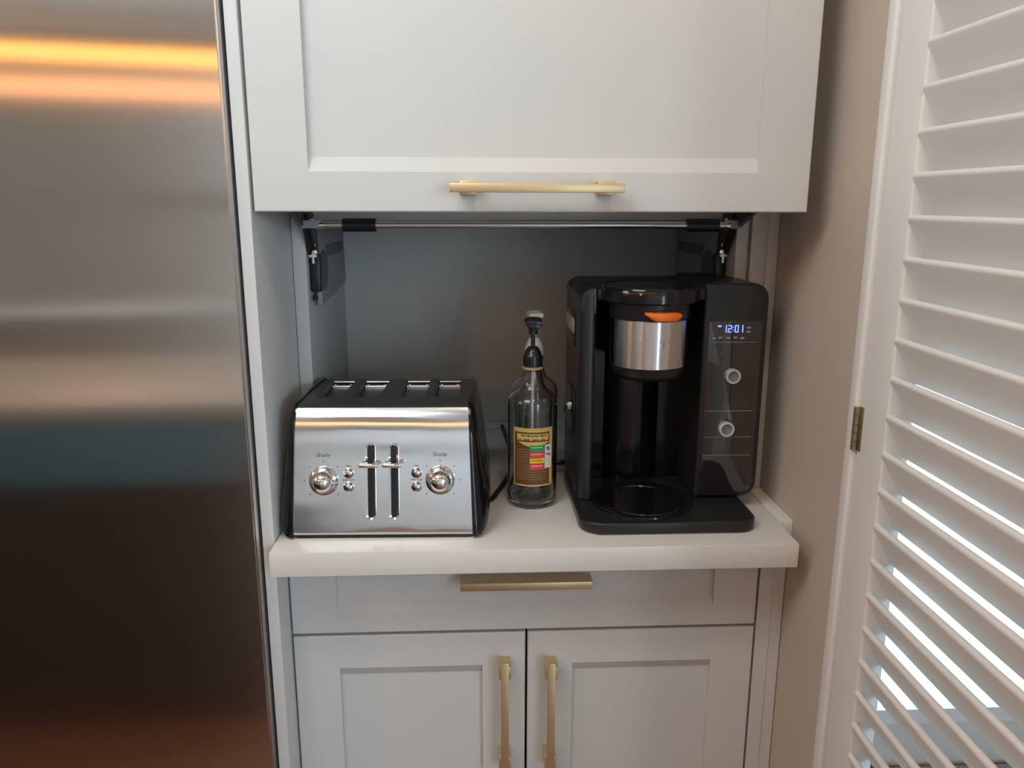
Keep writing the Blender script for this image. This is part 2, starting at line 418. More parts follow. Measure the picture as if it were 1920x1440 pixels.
# lift mechanism, one each side, with a stabiliser rod
for side in (-1, 1):
    X = (lambda a: NL + a) if side < 0 else (lambda a: NR - a)
    def bx(mb, a0, a1, *r, **kw):
        p, q = sorted((X(a0), X(a1))); mb.box(p, q, *r, **kw)
    def pol(mb, poly, a0, a1, mt, bev=0):
        p, q = sorted((X(a0), X(a1))); mb.prism(poly, p, q, 'YZ', mt, bevel=bev)
    hs = MB()
    pol(hs, [(1.345, 1.385), (1.62, 1.372), (1.625, 1.262), (1.50, 1.252), (1.36, 1.245), (1.348, 1.27)], 0.0005, 0.009, 'midgrey', 0.001)
    pol(hs, [(1.42, 1.345), (1.60, 1.345), (1.60, 1.325), (1.43, 1.325)], 0.009, 0.0102, 'darkgrey')
    hs.lathe([(0, 0), (0.034, 0), (0.034, 0.0015), (0, 0.0015)], (X(0.009), 1.395, 1.305) if side < 0 else (X(0.0105), 1.395, 1.305), 'darkgrey', 40, axis='X')
    ho = up_(hs, 'lift_housing')
    am = MB()
    # black telescoping arm, rising forward to the back of the flap
    pol(am, [(1.312, 1.275), (1.335, 1.272), (1.342, 1.335), (1.315, 1.337)], 0.001, 0.018, 'black', 0.003)
    pol(am, [(1.245, 1.402), (1.315, 1.402), (1.33, 1.335), (1.305, 1.335)], 0.003, 0.015, 'black', 0.001)
    pol(am, [(1.096, 1.455), (1.096, 1.430), (1.245, 1.380), (1.29, 1.375), (1.315, 1.402)], 0.004, 0.012, 'black', 0.001)
    am.lathe([(0, 0), (0.0042, 0.0), (0.0042, 0.006), (0.002, 0.008), (0, 0.008)], (X(0.009), 1.308, 1.262), 'black', 12)
    am.lathe([(0, 0), (0.006, 0.0), (0.0055, 0.004), (0, 0.005)], (X(0.010), 1.300, 1.352), 'chrome', 12, axis='Y')
    am.lathe([(0, 0), (0.0025, 0.0), (0.0025, 0.030), (0, 0.030)], (X(0.0105), 1.302, 1.322), 'chrome', 10)
    bx(am, 0.004, 0.016, 1.300, 1.310, 1.332, 1.336, 'chrome')
    bx(am, 0.010, 0.018, 1.322, 1.35, 1.252, 1.275, 'midgrey', bevel=0.001)
    ao = up_(am, 'lift_arm')
    for (a, y, z) in ((0.020, 1.262, 1.392), (0.014, 1.30, 1.340)):
        sm = MB().lathe([(0, 0), (0.0045, 0), (0.004, 0.003), (0, 0.004)], (X(a), y, z), 'chrome', 12, axis='Y')
        so = sm.build('screw', origin=O); so.parent = ao; so.location = (0, 0, 0)
rod = MB()
rod.lathe([(0, 0), (0.0055, 0), (0.0055, 0.624), (0, 0.624)], (-0.2311, 1.24, 1.3850), 'alu', 24, axis='X')
rod.lathe([(0, 0), (0.0075, 0), (0.0075, 0.006), (0, 0.006)], (-0.236, 1.24, 1.3850), 'chrome', 20, axis='X')
rod.lathe([(0, 0), (0.0075, 0), (0.0075, 0.006), (0, 0.006)], (0.392, 1.24, 1.3850), 'chrome', 20, axis='X')
rod.box(-0.262, -0.2345, 1.233, 1.262, 1.380, 1.3925, 'midgrey', bevel=0.001)
rod.box(0.3965, 0.413, 1.233, 1.262, 1.380, 1.3925, 'midgrey', bevel=0.001)
ro_ = up_(rod, 'stabiliser_rod')
for x0 in (-0.2005, 0.330):
    s = MB().lathe([(0.0052, 0), (0.0102, 0), (0.0102, 0.050), (0.0052, 0.050)], (x0, 1.24, 1.3850), 'black', 24, axis='X', close=True).build('rod_sleeve', origin=O)
    s.parent = ro_; s.location = (0, 0, 0)

# ---------------------------------------------------------------- worktops
tag(MB().box(-0.2928, 0.4670, 1.0417, 1.50, ZC - 0.037, ZC, 'quartz', bevel=0.0015).build('pull_out_shelf', origin=(0.087, 1.27, ZC - 0.037)),
    'white pull-out worktop under the toaster and coffee maker', 'worktop')
w = MB()
w.box(0.4690, 0.4916, 1.1275, 1.655, ZC - 0.034, ZC, 'quartz', bevel=0.001)
w.box(-0.2925, 0.4690, 1.502, 1.70, ZC - 0.034, ZC, 'quartz', bevel=0.001)
w.box(NL, NR, 1.6665, 1.70, ZC, 0.9545, 'quartz')
tag(w.build('fixed_worktop', origin=(0.1, 1.5, ZC - 0.034)), 'white fixed counter ledge to the right of and behind the pull-out worktop', 'worktop')

# ---------------------------------------------------------------- base cabinet
YL = 1.135
bc = thing('base_cabinet', 'grey painted base cabinet with one drawer and two doors', 'cabinet', (0.09, 1.4, 0))
OB = Vector((0.09, 1.4, 0))
def bp_(mb, name, par=None):
    o = mb.build(name, origin=OB, angle=20); o.parent = par or bc; o.location = (0, 0, 0); return o
c = MB()
c.box(-0.2925, -0.2745, 1.157, 1.70, 0.0, 0.895, 'paint'); c.box(0.428, 0.4470, 1.157, 1.70, 0.0, 0.895, 'paint')
c.box(-0.2745, 0.428, 1.157, 1.175, 0.745, 0.757, 'paint'); c.box(-0.2745, 0.428, 1.157, 1.70, 0.10, 0.118, 'paint')
c.box(-0.2745, 0.428, 1.69, 1.70, 0.118, 0.895, 'paint'); c.box(-0.2745, 0.428, 1.157, 1.30, 0.880, 0.895, 'paint')
c.box(-0.2745, 0.428, 1.20, 1.215, 0.0, 0.10, 'paint')
bp_(c, 'carcass')
fl = MB()
fl.box(0.4497, 0.4716, 1.135, 1.17, 0.0, 0.898, 'paint', bevel=0.001)
fl.box(0.4719, 0.4908, 1.1365, 1.17, 0.0, 0.898, 'paint', bevel=0.001)
bp_(fl, 'filler_strip')
dr = bp_(shaker(MB(), -0.2906, 0.4462, 0.7565, 0.896, YL, -0.2195, 0.3762, 0.7912, 0.862, bev=0.0135), 'drawer')
fpull = MB()
fpull.box(-0.0263, 0.1768, YL - 0.027, YL, 0.8492, 0.8522, 'brass', bevel=0.0008)
fpull.box(-0.0263, 0.1768, YL - 0.030, YL - 0.0255, 0.8395, 0.8522, 'brass', bevel=0.0008)
o = fpull.build('drawer_pull', origin=OB); o.parent = dr; o.location = (0, 0, 0)
d1 = bp_(shaker(MB(), -0.2906, 0.0757, 0.125, 0.7515, YL, -0.2200, 0.0068, 0.180, 0.695, bev=0.017), 'cabinet_door')
o = bar_pull(0.5175, 0.7185, 0.0420, YL, False, 0.0125).build('door_pull', origin=OB); o.parent = d1; o.location = (0, 0, 0)
d2 = bp_(shaker(MB(), 0.0795, 0.4462, 0.125, 0.7515, YL, 0.1516, 0.3780, 0.180, 0.695, bev=0.017), 'cabinet_door')
o = bar_pull(0.5165, 0.7165, 0.1155, YL, False, 0.0125).build('door_pull', origin=OB); o.parent = d2; o.location = (0, 0, 0)

# ---------------------------------------------------------------- toaster
TC = Vector((-0.1340, 1.2235, ZC)); TR = math.radians(-1.3)
to = thing('toaster', 'four-slice stainless steel toaster with black ends on the worktop', 'toaster', TC, TR)
LEAN = 0.16
def prof_t():
    P = []
    P += [(-0.1300, 0.0045), (-0.1374, 0.0066), (-0.1361, 0.0203), (-0.1358, 0.0225)]
    for z in (0.045, 0.08, 0.11, 0.135): P.append((-0.1365 + (z - 0.022) * LEAN, z))
    # rounded shoulder
    P += [(-0.1157, 0.148), (-0.1129, 0.160), (-0.1100, 0.169), (-0.1065, 0.177), (-0.1030, 0.1830), (-0.0985, 0.1885)]
    nsteel = len(P)
    P += [(-0.0940, 0.1910), (-0.089, 0.1920), (-0.0455, 0.1918), (0.0, 0.1908), (0.096, 0.1868), (0.108, 0.1848), (0.117, 0.1795), (0.1245, 0.170), (0.129, 0.155), (0.1355, 0.08), (0.137, 0.025),
          (0.134, 0.010), (0.126, 0.0045), (0.112, 0.0040)]
    return P, nsteel
PT, NS = prof_t()
def wx(z): return 0.1318 - 0.0062 * z / 0.19
def pull_(mb, name, par, mtx=None):
    o = mb.build(name); o.parent = par
    return o
s = MB()
V = []; F = []
for (y, z) in PT[:NS]:
    V += [(-wx(z), y, z), (wx(z), y, z)]
for i in range(NS - 1): F.append((2 * i, 2 * i + 1, 2 * i + 3, 2 * i + 2))
s.faces(V, F, 'steel')
shell = pull_(s, 'steel_front', to)
# black top with four slot openings
xs_slots = [(-0.109, -0.0705), (-0.0545, -0.0125), (0.0154, 0.057), (0.0695, 0.1085)]
YS0, YS1 = -0.0455, 0.096
s = MB()
body = PT[NS - 1:]
V = []; F = []; idx = {}
bx_ = [None] + sorted([v for a in xs_slots for v in a]) + [None]
def vid(i, j):
    if (i, j) not in idx:
        y, z = body[i]; w_ = wx(z)
        x = -w_ if j == 0 else (w_ if j == len(bx_) - 1 else bx_[j])
        idx[(i, j)] = len(V); V.append((x, y, z))
    return idx[(i, j)]
for i in range(len(body) - 1):
    for j in range(len(bx_) - 1):
        ym = (body[i][0] + body[i + 1][0]) / 2
        if i in (3, 4) and j % 2 == 1: continue
        F.append((vid(i, j), vid(i, j + 1), vid(i + 1, j + 1), vid(i + 1, j)))
s.faces(V, F, 'toptoast')
V = [(-wx(0), PT[0][0], PT[0][1]), (wx(0), PT[0][0], PT[0][1]), (wx(0), PT[-1][0], PT[-1][1]), (-wx(0), PT[-1][0], PT[-1][1])]
s.faces(V, [(0, 1, 2, 3)], 'black')
pull_(s, 'top_housing', to)
s = MB(); s.box(-0.128, 0.128, -0.1360, 0.13, 0.0008, 0.0062, 'black', bevel=0.0015)
pull_(s, 'base_plate', to)
# side caps
def cap(sgn):
    cy, cz = 0.0, 0.095; rings = []
    steps = [(0.0, -0.0008), (0.0, 0.003), (0.18, 0.0034), (0.45, 0.001), (0.7, -0.006), (0.88, -0.016), (0.97, -0.026), (1.0, -0.036)]
    V = []; F = []; n = len(PT)
    for si, (t, off) in enumerate(steps):
        for (y, z) in PT:
            cw = 0.0255 - 0.012 * z / 0.19
            sy = 1 + off / 0.137; sz = 1 + off / 0.092
            zz = max(0.002, cz + (z - cz) * sz)
            V.append((sgn * (wx(z) - 0.0006 + cw * t), cy + (y - cy) * sy, zz))
    for si in range(len(steps) - 1):
        for i in range(n):
            i2 = (i + 1) % n
            F.append((si * n + i, si * n + i2, (si + 1) * n + i2, (si + 1) * n + i))
    F.append([(len(steps) - 1) * n + i for i in range(n)])
    return MB().faces(V, F, 'blackgloss', recalc=True)
for sg in (-1, 1): pull_(cap(sg), 'end_cap', to)
for (x0, x1) in xs_slots:
    s = MB(); z1 = 0.1905; z0 = 0.075; e = 0.0
    V = [(x0, YS0, z0), (x1, YS0, z0), (x1, YS1, z0), (x0, YS1, z0), (x0, YS0, z1 + 0.0012), (x1, YS0, z1 + 0.0012), (x1, YS1, z1 - 0.0038), (x0, YS1, z1 - 0.0038)]
    s.faces(V, [(0, 1, 2, 3), (0, 4, 5, 1), (1, 5, 6, 2), (2, 6, 7, 3), (3, 7, 4, 0)], 'darkgrey')
    pull_(s, 'bread_slot', to)
    o = [q for q in to.children if q.name.startswith('bread_slot')][-1]
    r = MB()
    w0, w1 = x0 + 0.002, x1 - 0.002
    r.tube([(w0, YS1 - 0.004, 0.1835), (w1, YS1 - 0.004, 0.1835)], 0.0026, 'wire')
    r.tube([(w0, YS1 - 0.020, 0.1795), (w1, YS1 - 0.020, 0.1795)], 0.0026, 'wire')
    for xx in (w0 + 0.004, w1 - 0.004):
        r.lathe([(0, 0), (0.004, 0), (0.003, 0.003), (0, 0.004)], (xx, YS1 - 0.019, 0.180), 'wire', 10)
    r.faces([(w0, YS1 - 0.022, 0.178), (w1, YS1 - 0.022, 0.178), (w1, YS0 + 0.004, 0.168), (w0, YS0 + 0.004, 0.168)], [(0, 1, 2, 3)], 'slotmetal')
    for yy in (YS1 - 0.05, YS1 - 0.08, YS1 - 0.11):
        r.tube([(x0 + 0.0005, yy, 0.176), (x0 + 0.0035, yy, 0.165), (x0 + 0.0035, yy, 0.09)], 0.0013, 'wire', 8)
    q = r.build('toast_rack'); q.parent = o
# fixtures on the leaning front: local frame u (up the face), n (outward)
lean = math.atan(LEAN)
def FM(z): # transform: local (x, -depth, up) at height z
    y = -0.1365 + (z - 0.022) * LEAN
    return Matrix.Translation((0, y, z)) @ Matrix.Rotation(-lean, 4, 'X')
def capsule(w_, h_, n=10):
    r = w_ / 2; out = []
    for k in range(n + 1): a = PI * k / n; out.append((r * math.cos(a), h_ / 2 - r + r * math.sin(a)))
    for k in range(n + 1): a = PI + PI * k / n; out.append((r * math.cos(a), -h_ / 2 + r + r * math.sin(a)))
    return out
def ring_plate(mb, outer, inner, y_o, y_i, m, T):
    n = len(outer)
    V = [(u, y_o * 0, v) for u, v in outer] + [(u * .97, y_o, v * .985) for u, v in outer] + [(u, y_i, v) for u, v in inner]
    F = []
    for k in range(n):
        k2 = (k + 1) % n
        F.append((k, k2, n + k2, n + k)); F.append((n + k, n + k2, 2 * n + k2, 2 * n + k))
    mb.faces(V, F, m, mtx=T, recalc=False)
for x in (-0.0172, 0.0165):
    s = MB(); zc = 0.0845; T = FM(zc) @ Matrix.Translation((x, 0, 0))
    ring_plate(s, capsule(0.0150, 0.1135), capsule(0.0082, 0.1065), -0.0018, -0.0004, 'chrome', T)
    t = capsule(0.0092, 0.1075)
    s.faces([(u, -0.0005, v) for u, v in t], [list(range(len(t)))], 'black', mtx=T)
    pull_(s, 'lever_slot', to)
    s = MB(); T = FM(0.1115) @ Matrix.Translation((x, 0, 0))
    s.box(-0.003, 0.003, -0.014, 0.0, -0.002, 0.002, 'black', mtx=T)
    s.box(-0.0140, 0.0140, -0.026, -0.012, -0.0035, 0.0035, 'chrome', bevel=0.003, seg=4, mtx=T)
    pull_(s, 'lever', to)
for x in (-0.085, 0.084):
    s = MB(); T = FM(0.0865) @ Matrix.Translation((x, 0, 0))
    s.lathe([(0.0215, 0), (0.0215, 0.0015), (0.0200, 0.004), (0.0185, 0.007), (0.0175, 0.0075), (0.0165, 0.013), (0.0140, 0.0185), (0.0095, 0.0225), (0.005, 0.0242), (0, 0.0247)], (0, 0, 0), 'chrome', 48, mtx=T, axis='Y')
    kn = pull_(s, 'browning_knob', to)
    pr = MB()
    for i in range(7):
        a = math.radians(225 - 45 * i)
        rr = 0.0285
        pr.box(rr * math.cos(a) - 0.0007, rr * math.cos(a) + 0.0007, -0.0004, 0.0, rr * math.sin(a) - 0.001, rr * math.sin(a) + 0.001, 'print', mtx=T)
    t = text_mesh('Shade', 0.0085); 
    pr.absorb(t, 'print', T @ Matrix.Translation((0, -0.0003, 0.0375)) @ Matrix.Rotation(PI / 2, 4, 'X'))
    pull_(pr, 'dial_print', to)
for x in (-0.0490, 0.0496):
    for z, wd in ((0.0970, 'Bagel'), (0.0768, 'Keep Warm')):
        s = MB(); T = FM(z) @ Matrix.Translation((x, 0, 0))
        s.lathe([(0.0078, 0), (0.0078, 0.0006), (0.0066, 0.0012), (0.0058, 0.0004)], (0, 0, 0), 'chrome', 28, mtx=T, axis='Y')
        s.lathe([(0.0060, 0.0003), (0.0052, 0.0005)], (0, 0, 0), 'black', 28, mtx=T, axis='Y')
        s.lathe([(0.0052, 0.0003), (0.0050, 0.0018), (0.0035, 0.0026), (0, 0.0028)], (0, 0, 0), 'chrome', 28, mtx=T, axis='Y')
        t = text_mesh(wd, 0.0032)
        s.absorb(t, 'print', T @ Matrix.Translation((0, -0.0003, 0.0108)) @ Matrix.Rotation(PI / 2, 4, 'X'))
        pull_(s, 'button', to)
for (x, y) in ((-0.105, -0.112), (0.105, -0.112), (-0.105, 0.105), (0.105, 0.105)):
    s = MB(); s.lathe([(0, 0.0), (0.011, 0.0), (0.012, 0.0045), (0, 0.0045)], (x, y, 0.0), 'black', 20)
    pull_(s, 'foot', to)
TI = (Matrix.Translation(TC) @ Matrix.Rotation(TR, 4, 'Z')).inverted()
def w2t(p): return TI @ Vector(p)
cord = [(-0.02, 1.20, ZC + 0.012), (0.010, 1.205, ZC + 0.006), (0.0245, 1.226, ZC + 0.0045), (0.0315, 1.2466, ZC + 0.0045), (0.0545, 1.327, ZC + 0.0045), (0.066, 1.395, ZC + 0.0045), (0.068, 1.45, ZC + 0.0045), (0.064, 1.53, ZC + 0.006), (0.060, 1.60, ZC + 0.006), (0.056, 1.655, ZC + 0.006)]
def smooth(pts, k=3):
    pts = [Vector(p) for p in pts]
    for _ in range(k):
        q = [pts[0]]
        for a, b2 in zip(pts, pts[1:]): q += [a * .75 + b2 * .25, a * .25 + b2 * .75]
        pts = q + [pts[-1]]
    return pts
s = MB(); s.tube([w2t(p) for p in smooth(cord)], 0.0042, 'black', 10)
pull_(s, 'power_cord', to)

# ---------------------------------------------------------------- syrup bottles
def patch(mb, R, a0, a1, z0, z1, m, n=None):
    """curved label patch; angles in degrees, 0 = facing the camera (-y), positive to the right"""
    n = n or max(2, int(abs(a1 - a0) / 4) + 1); V = []; F = []
    for i in range(n + 1):
        a = math.radians(a0 + (a1 - a0) * i / n)
        for z in (z0, z1): V.append((R * math.sin(a), -R * math.cos(a), z))
    for i in range(n): F.append((2 * i, 2 * i + 2, 2 * i + 3, 2 * i + 1))
    mb.faces(V, F, m)
def bottle(label, loc, pump, rz, with_label=True):
    b = thing('syrup_bottle', label, 'bottle', loc, rz, None)
    out = [(0, 0.004), (0.020, 0.003), (0.034, 0.0), (0.0385, 0.003), (0.0400, 0.008), (0.0402, 0.03), (0.0402, 0.168), (0.0395, 0.175), (0.0370, 0.181),
           (0.0320, 0.186), (0.0260, 0.190), (0.0215, 0.194), (0.0185, 0.200), (0.0165, 0.208), (0.0148, 0.218), (0.0140, 0.2225), (0.0160, 0.224), (0.0160, 0.228), (0.0135, 0.229), (0.0135, 0.245)]
    inn = [(0.0115, 0.245), (0.0115, 0.224), (0.0138, 0.208), (0.0160, 0.199), (0.0190, 0.192), (0.0245, 0.187), (0.0305, 0.183), (0.0350, 0.178), (0.0372, 0.172), (0.0374, 0.166), (0.0374, 0.03),
           (0.0372, 0.014), (0.0345, 0.0085), (0.022, 0.010), (0.010, 0.020), (0, 0.023)]
    g = MB().lathe(out + inn, (0, 0, 0), 'glass', 64); o = g.build('glass_body', angle=60); o.parent = b
    nb = MB().lathe([(0.0150, 0.2235), (0.0163, 0.2245), (0.0163, 0.2275), (0.0150, 0.2285)], (0, 0, 0), 'neckband', 40); o = nb.build('neck_band'); o.parent = b
    P = MB(); mt = pump
    P.lathe([(0.0125, 0.2275), (0.0148, 0.2275), (0.0150, 0.245), (0.0142, 0.247), (0.0138, 0.2475), (0.0125, 0.252), (0.0095, 0.2575), (0.0065, 0.2600), (0.0042, 0.2605), (0, 0.2605)], (0, 0, 0), mt, 40)
    for k in range(28):
        a = 2 * PI * k / 28
        P.box(-0.0004, 0.0004, 0.0147, 0.0155, 0.230, 0.2445, mt, mtx=Matrix.Rotation(a, 4, 'Z'))
    P.lathe([(0.0034, 0.258), (0.0034, 0.284), (0, 0.284)], (0, 0, 0), mt, 20)
    pc = P.build('pump_collar'); pc.parent = b
    H = MB()
    H.lathe([(0.0035, 0.279), (0.0070, 0.2795), (0.0072, 0.290), (0.0105, 0.293), (0.0135, 0.2975), (0.0138, 0.3020), (0.0120, 0.3050), (0.0080, 0.3062), (0, 0.3065)], (0, 0, 0), mt, 32)
    H.prism([(-0.0130, 0.2965), (0.0130, 0.2965), (0.0105, 0.3045), (-0.0105, 0.3045)], -0.026, 0.0, 'XZ', mt, bevel=0.002)
    H.prism([(-0.0060, 0.2900), (0.0060, 0.2900), (0.0085, 0.2985), (-0.0085, 0.2985)], -0.027, 0.0, 'XZ', mt, bevel=0.001)
    ph_ = H.build('pump_head'); ph_.parent = b
    D = MB().lathe([(0, 0.03), (0.0022, 0.03), (0.0022, 0.232), (0, 0.232)], (0, 0, 0), 'whiteplastic', 12); o = D.build('dip_tube'); o.parent = b
    if with_label:
        L = MB(); R = 0.0404; z0, z1 = 0.0405, 0.1365
        a0, a1 = -50, 47
        patch(L, R, a0, a1, z0, z1, 'gold'); patch(L, R + 0.0001, a0 + 3, a1 - 3.5, z0 + 0.0025, z1 - 0.0025, 'labelbrown')
        patch(L, R + 0.00015, a0 + 3.8, a1 - 5, z1 - 0.0065, z1 - 0.003, 'gold')
        patch(L, R + 0.00015, a1 - 9, a1 - 3.0, z0 + 0.004, z1 - 0.004, 'gold')
        # banner with dark lettering strokes
        patch(L, R + 0.0002, -40, 34, z1 - 0.020, z1 - 0.0095, 'gold')
        for i, a in enumerate(range(-30, 28, 5)):
            patch(L, R + 0.0003, a, a + (3.2 if i % 3 else 4.2), z1 - 0.0135 - (i % 2) * 0.0008, z1 - 0.0108, 'labelbrown', 2)
            if i % 4 != 1: patch(L, R + 0.0003, a - 4, a + 0.2, z1 - 0.0198, z1 - 0.0175, 'labelbrown', 2)
        n = 24
        V = []; F = []
        for i in range(n + 1):
            t = i / n; a = -40 + 78 * t; ar = math.radians(a)
            hh = 0.0095 * max(0.0, 1 - abs((a - 0) / 38.0)) ** 0.8
            for z in (z1 - 0.0225, z1 - 0.0225 - hh): V.append(((R + 0.0002) * math.sin(ar), -(R + 0.0002) * math.cos(ar), z))
        for i in range(n): F.append((2 * i, 2 * i + 1, 2 * i + 3, 2 * i + 2))
        L.faces(V, F, 'gold')
        zz = z1 - 0.036
        rnd = random.Random(3)
        while zz > z0 + 0.008:
            aa = -42
            while aa < 30:
                wv = rnd.uniform(4, 11)
                patch(L, R + 0.0002, aa, min(aa + wv, 32), zz, zz + 0.0017, 'labeltext', 2); aa += wv + 1.3
            zz -= 0.0041
        o = L.build('paper_label'); o.parent = b
        S = MB(); Rs = R + 0.0005; s0 = -9; s1 = 25
        zt = 0.1090
        for (za, zb2, cm) in ((0.0105, 0.0, 'green'), (0.0210, 0.0113, 'red'), (0.0300, 0.0215, 'yellow'), (0.0395, 0.0305, 'red')):
            patch(S, Rs, s0, s1, zt - za, zt - zb2, cm, 6)
            patch(S, Rs + 0.0002, s0 + 3, s1 - 6, zt - zb2 - 0.0042, zt - zb2 - 0.0032, 'whitepaper' if cm != 'yellow' else 'labelbrown', 4)
        patch(S, Rs, s1 + 0.5, 44, zt - 0.0390, zt, 'whitepaper', 5)
        patch(S, Rs + 0.0002, 29, 37, zt - 0.0075, zt - 0.0040, 'print', 3); patch(S, Rs + 0.0002, 31, 39, zt - 0.0100, zt - 0.0080, 'print', 3)
        patch(S, Rs + 0.0002, 27, 38, zt - 0.0160, zt - 0.0145, 'print', 3); patch(S, Rs + 0.0002, 33, 42, zt - 0.0185, zt - 0.0165, 'print', 3)
        o = S.build('price_sticker'); o.parent = b
    return b
bottle('clear glass bottle with black pump and brown and gold label, in front', (0.0908, 1.2255, ZC), 'blackpump', 0.0)
bottle('clear glass bottle with white pump, behind the black-pump bottle', (0.0995, 1.3110, ZC), 'whiteplastic', math.radians(4), False)

# ---------------------------------------------------------------- coffee maker
cm = thing('coffee_maker', 'black coffee maker with steel brew basket band and blue clock display', 'coffee maker', (0.30, 1.23, ZC))
OC = Vector((0.30, 1.23, ZC))
def cp(mb, name, par=None, angle=35):
    o = mb.build(name, origin=OC, angle=angle); o.parent = par or cm; o.location = (0, 0, 0); return o
Y0 = 1.176
# base tray
T = MB()
T.prism(rrect(0.154, 0.4225, 1.0815, 1.36, 0.02, 8, (0.036, 0.030, 0.02, 0.05)), ZC + 0.0015, ZC + 0.0195, 'XY', 'softblack', bevel=0.0035, seg=3)
cp(T, 'base_tray')
W = MB()
cx, cy, zt = 0.262, 1.172, ZC + 0.0193
W.lathe([(0.080, 0.0), (0.0795, 0.0035), (0.0775, 0.0045), (0.0745, 0.0035), (0.071, 0.0012), (0.066, 0.0010), (0.0645, 0.0026), (0.0625, 0.0026), (0.061, 0.0008), (0, 0.0008)], (cx, cy, zt), 'blackgloss', 72)
cp(W, 'cup_plate')
# body shell: left fin, deck, tower, back
B = MB()
fin = rrect(0.1585, 0.1830, Y0, 1.372, 0.009, 6, (0.011, 0.007, 0.002, 0.022))
B.prism(fin, ZC + 0.021, 1.283, 'XY', 'softblack')
# deck with rounded left shoulder
deck = [(0.1585, 1.272)] + [(0.1585 + 0.022 * (1 - math.cos(a * PI / 16)), 1.272 + 0.0225 * math.sin(a * PI / 16)) for a in range(1, 9)] + [(0.350, 1.2945), (0.350, 1.279), (0.1820, 1.279), (0.1700, 1.272)]
B.prism(deck, 1.196, 1.372, 'XZ', 'softblack', bevel=0.002)
B.box(0.160, 0.446, 1.315, 1.372, ZC + 0.021, 1.290, 'softblack', bevel=0.008, seg=4)
cp(B, 'body_shell')
# rounded front of the fin top (shoulder)
S = MB()
S.faces(*(lambda V, F: (V, F))([], []), 'softblack') if False else None
S.prism([(0.1588 + 0.0, 1.255), (0.1588, 1.272)] + [(0.1588 + 0.022 * (1 - math.cos(a * PI / 16)), 1.272 + 0.0225 * math.sin(a * PI / 16)) for a in range(1, 9)] + [(0.1828, 1.2935), (0.1828, 1.255)], Y0 + 0.0008, 1.20, 'XZ', 'softblack', bevel=0.006, seg=4)
cp(S, 'shoulder')
# inner cavity
Cv = MB()
Cv.box(0.1829, 0.3475, 1.285, 1.316, ZC + 0.021, 1.279, 'blackgloss')
Cv.prism([(0.262 + 0.058 * math.sin(a), 1.315 - 0.050 * math.cos(a)) for a in [math.radians(-90 + 7.5 * k) for k in range(25)]], ZC + 0.020, 1.279, 'XY', 'blackgloss')
cp(Cv, 'water_column')
# tower
TW = MB()
tw = rrect(0.3475, 0.4465, ZC + 0.0225, 1.3005, 0.02, 8, (0.004, 0.024, 0.024, 0.006))
TW.prism(tw, Y0, 1.372, 'XZ', 'softblack', bevel=0.006, seg=4)
tow = cp(TW, 'control_tower')
FP = MB()
FP.prism(rrect(0.3555, 0.4385, ZC + 0.031, 1.2440, 0.004, 4, (0.003, 0.012, 0.004, 0.002)), Y0 - 0.0012, Y0 + 0.004, 'XZ', 'panelfilm', bevel=0.0006)
fpn = cp(FP, 'front_panel', tow)
yl = Y0 - 0.0016
for z in (1.2112, 1.1025, 1.0600, 1.0300):
    cp(MB().box(0.3575, 0.4330, yl, yl + 0.0008, z - 0.0003, z + 0.0003, 'printlight'), 'panel_line', tow)
for i, (x, z) in enumerate(((0.364, 1.2175), (0.374, 1.2185), (0.386, 1.2180), (0.397, 1.2185), (0.408, 1.2175), (0.417, 1.2335), (0.417, 1.2275))):
    cp(MB().box(x - 0.003, x + 0.003, yl, yl + 0.0008, z - 0.0013, z + 0.0013, 'printlight'), 'touch_key', tow)
# clock digits 12:01
DG = MB()
SEG = {'0': 'abcdef', '1': 'bc', '2': 'abged'}
def digit(ch, x, z, w_=0.0058, h_=0.0112, t=0.0013):
    y0, y1 = Y0 - 0.0022, Y0 - 0.001
    S_ = {'a': (x, x + w_, z + h_ - t, z + h_), 'd': (x, x + w_, z, z + t), 'g': (x, x + w_, z + h_ / 2 - t / 2, z + h_ / 2 + t / 2),
          'b': (x + w_ - t, x + w_, z + h_ / 2, z + h_), 'c': (x + w_ - t, x + w_, z, z + h_ / 2), 'f': (x, x + t, z + h_ / 2, z + h_), 'e': (x, x + t, z, z + h_ / 2)}
    for q in SEG[ch]:
        a = S_[q]; DG.box(a[0], a[1], y0, y1, a[2], a[3], 'blue_led')
zd = 1.2265
digit('1', 0.3770, zd); digit('2', 0.3850, zd); digit('0', 0.3955, zd); digit('1', 0.4025, zd)
for dz in (0.003, 0.0075): DG.box(0.3925, 0.3937, Y0 - 0.0022, Y0 - 0.001, zd + dz, zd + dz + 0.0012, 'blue_led')
DG.box(0.3690, 0.3745, Y0 - 0.0022, Y0 - 0.001, zd + 0.0085, zd + 0.0108, 'blue_led')
cp(DG, 'clock_display', tow)
for (x, z, r_) in ((0.3955, 1.1590, 0.0118), (0.3905, 1.0745, 0.0122)):
    K = MB()
    K.lathe([(r_, 0), (r_, 0.009), (r_ * 0.93, 0.0102), (r_ * 0.74, 0.0102), (r_ * 0.70, 0.0085)], (x, Y0 - 0.001, z), 'silver', 40, axis='Y')
    K.lathe([(r_ * 0.70, 0.0085), (r_ * 0.60, 0.0078), (0, 0.0078)], (x, Y0 - 0.001, z), 'knobface', 40, axis='Y')
    cp(K, 'dial', tow)
